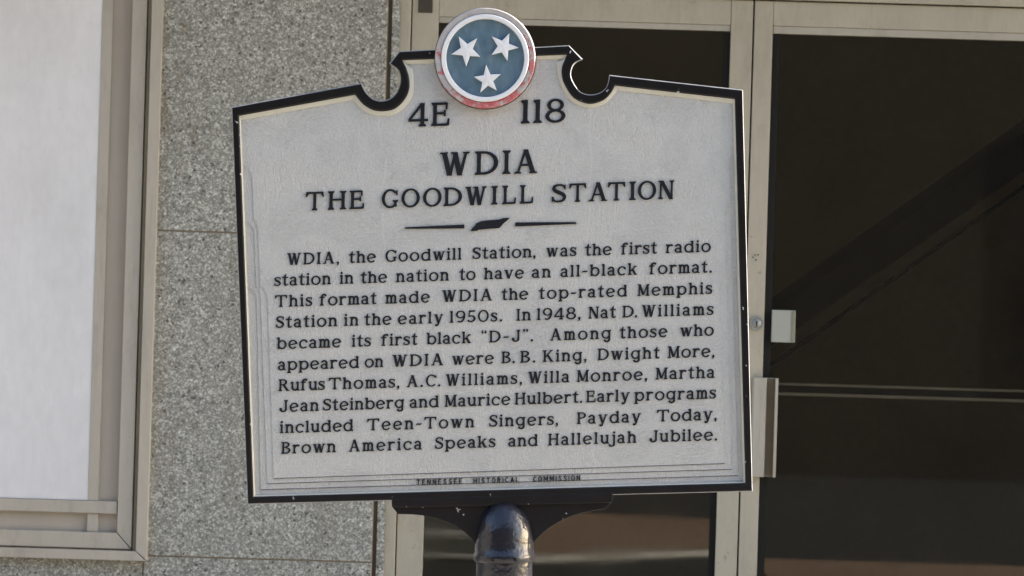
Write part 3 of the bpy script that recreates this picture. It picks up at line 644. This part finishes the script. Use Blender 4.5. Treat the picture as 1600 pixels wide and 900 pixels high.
TEXT = [
 (414.4, -.0311, [('WDIA,', 448.8, 530.2), ('the', 545.3, 587.7), ('Goodwill', 602.3, 721.3), ('Station,', 738.5, 836.8), ('was', 853.3, 900.6), ('the', 913.8, 955.8), ('first', 970, 1026.3), ('radio', 1039.8, 1110.3)]),
 (446.6, -.0311, [('station', 429, 517.5), ('in', 531, 552.8), ('the', 563.6, 605.3), ('nation', 618.8, 701.8), ('to', 717.5, 743.3), ('have', 756.2, 818.8), ('an', 830.8, 860.8), ('all-black', 875.5, 995.5), ('format.', 1014, 1111.8)]),
 (479.5, -.0303, [('This', 429.8, 488.3), ('format', 499.5, 588.8), ('made', 602.3, 672), ('WDIA', 690.5, 769), ('the', 783.5, 825.5), ('top-rated', 841.7, 979.8), ('Memphis', 995.5, 1112.5)]),
 (512.3, -.0302, [('Station', 431.7, 527.3), ('in', 537.8, 560.7), ('the', 569.3, 612), ('early', 621.8, 692.8), ('1950s.', 702.8, 784.6), ('In', 806.8, 829.7), ('1948,', 838.7, 907), ('Nat', 919.3, 962.2), ('D.', 972.3, 995.5), ('Williams', 1002.3, 1114.5)]),
 (545.3, -.0313, [('became', 432.8, 533.3), ('its', 549.8, 579.8), ('first', 595.8, 652.5), ('black', 666.5, 736.3), ('qD-Jz.', 752, 833), ('Among', 859.3, 954.6), ('those', 967.8, 1042.8), ('who', 1062.3, 1115)]),
 (578.4, -.0313, [('appeared', 434.5, 561.5), ('on', 570, 599.3), ('WDIA', 613, 692.8), ('were', 706.3, 771.8), ('B.', 783.5, 804.5), ('B.', 812.7, 836.5), ('King,', 848, 916.3), ('Dwight', 933.5, 1030.5), ('More,', 1042.7, 1116)]),
 (610.9, -.0306, [('Rufus', 435.5, 508), ('Thomas,', 513.7, 624.3), ('A.', 635.5, 661), ('C.', 665.5, 688.3), ('Williams,', 696.2, 815.8), ('Willa', 824.8, 889.8), ('Monroe,', 900.8, 1011), ('Martha', 1023.8, 1116.5)]),
 (643.6, -.0313, [('Jean', 436.8, 498.7), ('Steinberg', 505, 631.8), ('and', 640, 686), ('Maurice', 694.5, 797.5), ('Hulbert.', 804.2, 909.8), ('Early', 915.5, 984), ('programs', 990.8, 1118.5)]),
 (676.7, -.0308, [('included', 437.5, 552.3), ('Teen-Town', 573.7, 741.2), ('Singers,', 764.5, 872), ('Payday', 901.2, 1001.3), ('Today,', 1026, 1119.5)]),
 (708.9, -.0313, [('Brown', 439.8, 525.3), ('America', 545, 659.5), ('Speaks', 680, 774.2), ('and', 794, 840.5), ('Hallelujah', 856.3, 994.2), ('Jubilee.', 1014.3, 1120.2)]),
]
for y4, s_, words in TEXT:
    for wd, x0, x1 in words:
        mb = MB(); put_word(mb, wd, x0, x1, base_line(y4, s_), s_, 18.4, LT0, LT1); mb.build('raised_word', M['letter'], HM)
def title(chars, y_at, x_at, s_, cap):
    mb = MB()
    for c, x0, x1 in chars: put_char(mb, c, x0, x1, lambda x: y_at + s_ * (x - x_at), s_, cap, LT0, LT1 + .001)
    mb.build('raised_word', M['letter'], HM)
title([('4', 638, 668.8), ('E', 673.6, 702.6)], 198, 660, -.031, 36.6)
title([('1', 813.5, 827.6), ('1', 833, 846.6), ('8', 851.7, 883.3)], 193.2, 820, -.031, 36.6)
title([('W', 687, 733.5), ('D', 741.8, 778.2), ('I', 785, 797.3), ('A', 803.3, 839)], 273.1, 760, -.031, 36.8)
THE = dict(y_at=328.9, x_at=492, s_=-.0323, cap=29)
title([('T', 477.8, 506), ('H', 512.3, 541.3), ('E', 546.2, 569.3)], **THE)
title([('G', 596.5, 622.3), ('O', 627, 656), ('O', 660.8, 690), ('D', 693, 721.8), ('W', 726.8, 760.2), ('I', 767.3, 777.5), ('L', 784.5, 806.3), ('L', 812, 833.3)], **THE)
title([('S', 862, 884.5), ('T', 888.8, 915.5), ('A', 919.5, 948.5), ('T', 949.2, 976.5), ('I', 982.8, 993), ('O', 996, 1024.8), ('N', 1028, 1052.7)], **THE)
# small plain capitals along the foot
q = .135
def sb(*a): return path(list(a), [q] * len(a), 1)
SM = {'T': sb((.3, 0), (.3, 1)) + sb((0, .92), (.6, .92)), 'E': sb((.08, 0), (.08, 1)) + sb((.08, .92), (.55, .92)) + sb((.08, .5), (.48, .5)) + sb((.08, .08), (.55, .08)),
      'N': sb((.08, 0), (.08, 1)) + sb((.58, 0), (.58, 1)) + sb((.1, .95), (.56, .05)), 'S': path([(.56, .8), (.4, .93), (.2, .9), (.12, .72), (.3, .54), (.48, .42), (.54, .22), (.4, .08), (.2, .08), (.06, .2)], [q] * 10, 2),
      'H': sb((.08, 0), (.08, 1)) + sb((.58, 0), (.58, 1)) + sb((.08, .5), (.58, .5)), 'I': sb((.08, 0), (.08, 1)), 'O': ring(.34, .5, .34, .5, q, q), 'R': sb((.08, 0), (.08, 1)) + ring(.25, .73, .32, .27, q, q * .9, -90, 90) + sb((.08, .92), (.26, .92)) + sb((.08, .53), (.26, .53)) + sb((.26, .5), (.56, 0)),
      'C': ring(.34, .5, .34, .5, q, q, 40, 320), 'A': sb((.05, 0), (.32, .98)) + sb((.59, 0), (.32, .98)) + sb((.15, .32), (.5, .32)), 'L': sb((.08, 0), (.08, 1)) + sb((.08, .08), (.52, .08)), 'M': sb((.08, 0), (.08, 1)) + sb((.72, 0), (.72, 1)) + sb((.1, .95), (.4, .3)) + sb((.7, .95), (.4, .3))}
for wd, x0, x1 in (('TENNESSEE', 651.4, 721.9), ('HISTORICAL', 739.8, 810.6), ('COMMISSION', 832.9, 906.4)):
    mb = MB(); ws = [gbox(SM[c])[1] - gbox(SM[c])[0] for c in wd]; cap = 8.6; gp_ = (x1 - x0 - sum(ws) * cap) / (len(wd) - 1); x = x0
    for c, w_ in zip(wd, ws):
        a = gbox(SM[c])[0]; xx = x
        emit(mb, SM[c], lambda p: mp((xx + (p[0] - a) * cap, 757.6 - .0275 * (xx + p[0] * cap - 660) - p[1] * cap)), .0045, D2 + .0013); x += w_ * cap + gp_
    mb.build('raised_word', M['letter'], HM)
# state outline between two tapered rules
mb = MB(); mb.prism([mp(p) for p in [(735, 361.3), (738.5, 356), (741.5, 353.5), (744, 349.5), (751, 346), (760, 344.6), (775, 343.6), (783, 342.6), (786, 340.8), (797, 340.5), (792, 345), (787, 349), (784, 352.5), (780, 356.5), (760, 358), (748, 359.3), (745, 361)]], -LT1 - .0015, -LT0)
mb.build('state_emblem', M['letter'], HM)
for pts in ([(633, 355.2), (725.5, 351), (725.5, 357), (633, 357.8)], [(805, 347.6), (899, 347), (901, 350), (805, 354)]):
    mb = MB(); mb.prism([mp(p) for p in pts], -LT1 - .001, -LT0); mb.build('rule', M['letter'], HM)

# --- roundel
rc, rz = mp((758.3, 92)); pr = SC
RD = .030
mb = MB(); mb.lathe_y([(0, .010), (77.5 * pr, .010), (79.5 * pr, .006), (79.5 * pr, -.012), (78 * pr, -.0165), (30 * pr, -.0165)], rc, rz, 128)
rim = mb.build('roundel', M['black'], HM)
rim.location = (rc, 0, rz); 
for v in rim.data.vertices: v.co.x -= rc; v.co.z -= rz
def rl(prof, name, mat, dx=0, dz=0):
    m_ = MB(); m_.lathe_y(prof, dx, dz, 128); return m_.build(name, M[mat], rim, 0)
rl([(67 * pr, -.016), (68 * pr, -RD + .004), (70 * pr, -RD + .0015), (76.5 * pr, -RD + .0005), (77.9 * pr, -RD + .002), (78.4 * pr, -RD + .006), (78.4 * pr, -.012)], 'outer_ring', 'ring')
rl([(60.5 * pr, -.016), (60.7 * pr, -RD + .001), (61.8 * pr, -RD - .002), (67.2 * pr, -RD - .0022), (68.3 * pr, -RD + .0005), (68.4 * pr, -.016)], 'white_ring', 'starwhite')
rl([(0, -.0225), (61.5 * pr, -.0225), (62 * pr, -.017)], 'blue_disc', 'blue')
def star(tips):
    cx_ = sum(p[0] for p in tips) / 5; cy_ = sum(p[1] for p in tips) / 5; pts = []
    for i in range(5):
        a, b = tips[i], tips[(i + 1) % 5]; pts.append(a)
        mxx, myy = (a[0] + b[0]) / 2 - cx_, (a[1] + b[1]) / 2 - cy_
        pts.append((cx_ + mxx * .50, cy_ + myy * .50))
    m_ = MB(); q_ = [(mx_(x) - rc, mz_(y) - rz) for x, y in pts]; c_ = (mx_(cx_) - rc, mz_(cy_) - rz)
    n_ = 10
    ins = [(x + (c_[0] - x) * .05, z + (c_[1] - z) * .05) for x, z in q_]
    m_.add([(x, -.0220, z) for x, z in q_] + [(x, -.0305, z) for x, z in q_] + [(x, -.0315, z) for x, z in ins] + [(c_[0], -.0325, c_[1])],
           [(i, (i + 1) % n_, (i + 1) % n_ + n_, i + n_) for i in range(n_)] + [(i + n_, (i + 1) % n_ + n_, (i + 1) % n_ + 2 * n_, i + 2 * n_) for i in range(n_)] + [(i + 2 * n_, (i + 1) % n_ + 2 * n_, 3 * n_) for i in range(n_)])
    m_.build('star', M['starwhite'], rim)
star([(717, 58.5), (745.5, 61.5), (750.5, 90), (728.5, 105), (705.5, 86.2)])
star([(795.8, 53.5), (810, 76), (792.8, 96.5), (768.3, 87), (768.5, 58.5)])
star([(759.6, 102.5), (782.5, 117), (776.2, 142.5), (750.6, 145.5), (740.5, 121.3)])

# --- bracket, cap and post
mb = MB()
brk = [(612, 782), (612.5, 791), (622, 803), (645, 803.5), (660, 805), (680, 809.5), (696, 814.5), (712, 821.5), (726, 831), (738, 843), (746, 856), (830, 852), (838, 843), (850, 831), (862, 822), (876, 814), (890, 807.5), (908, 801.5), (928, 797.5), (946, 795), (956, 784), (958, 777), (958, 770), (612, 780)]
mb.prism([mp(p) for p in brk], -.010, .010)
mb.build('bracket', M['black'], HM, 0.002)
mb = MB(); mb.prism([mp(p) for p in [(613, 779), (957, 768.5), (957, 782.5), (955, 784.8), (624, 792.5), (613, 789.5)]], -.019, .019); mb.build('bracket_flange', M['black'], HM, 0.002)
def zz(py): return mz_(py)
mb = MB(); mb.lathe([(0, zz(781.5)), (8 * pr, zz(782.5)), (17 * pr, zz(785.5)), (25 * pr, zz(790.5)), (32 * pr, zz(798)), (37.5 * pr, zz(807)), (41.5 * pr, zz(818)), (44.2 * pr, zz(831)), (45.8 * pr, zz(846)), (46.3 * pr, zz(863.5)), (47.6 * pr, zz(865)), (48 * pr, zz(870)), (47.6 * pr, zz(875.5)), (46.5 * pr, zz(877)), (43 * pr, zz(877.2))], 0, 0, 96)
cap_ = mb.build('post_cap', M['gloss'], HM, 0, True)
for ang in (-68, -112, 20, 160):
    a = R(ang); r0 = 47.6 * pr; m_ = MB(); m_.lathe_y([(0, -.004), (.003, -.0036), (.0042, -.002), (.0044, .003)], 0, 0, 14)
    o = m_.build('bolt', M['gap'], cap_, 0, True); o.location = (r0 * math.cos(a), r0 * math.sin(a), zz(871)); o.rotation_euler = (0, 0, a + math.pi / 2)
mb = MB(); mb.lathe([(44 * pr, zz(876)), (44 * pr, .02), (44 * pr, -.1)], 0, 0, 96); mb.build('post', M['gloss'], HM, 0, True)
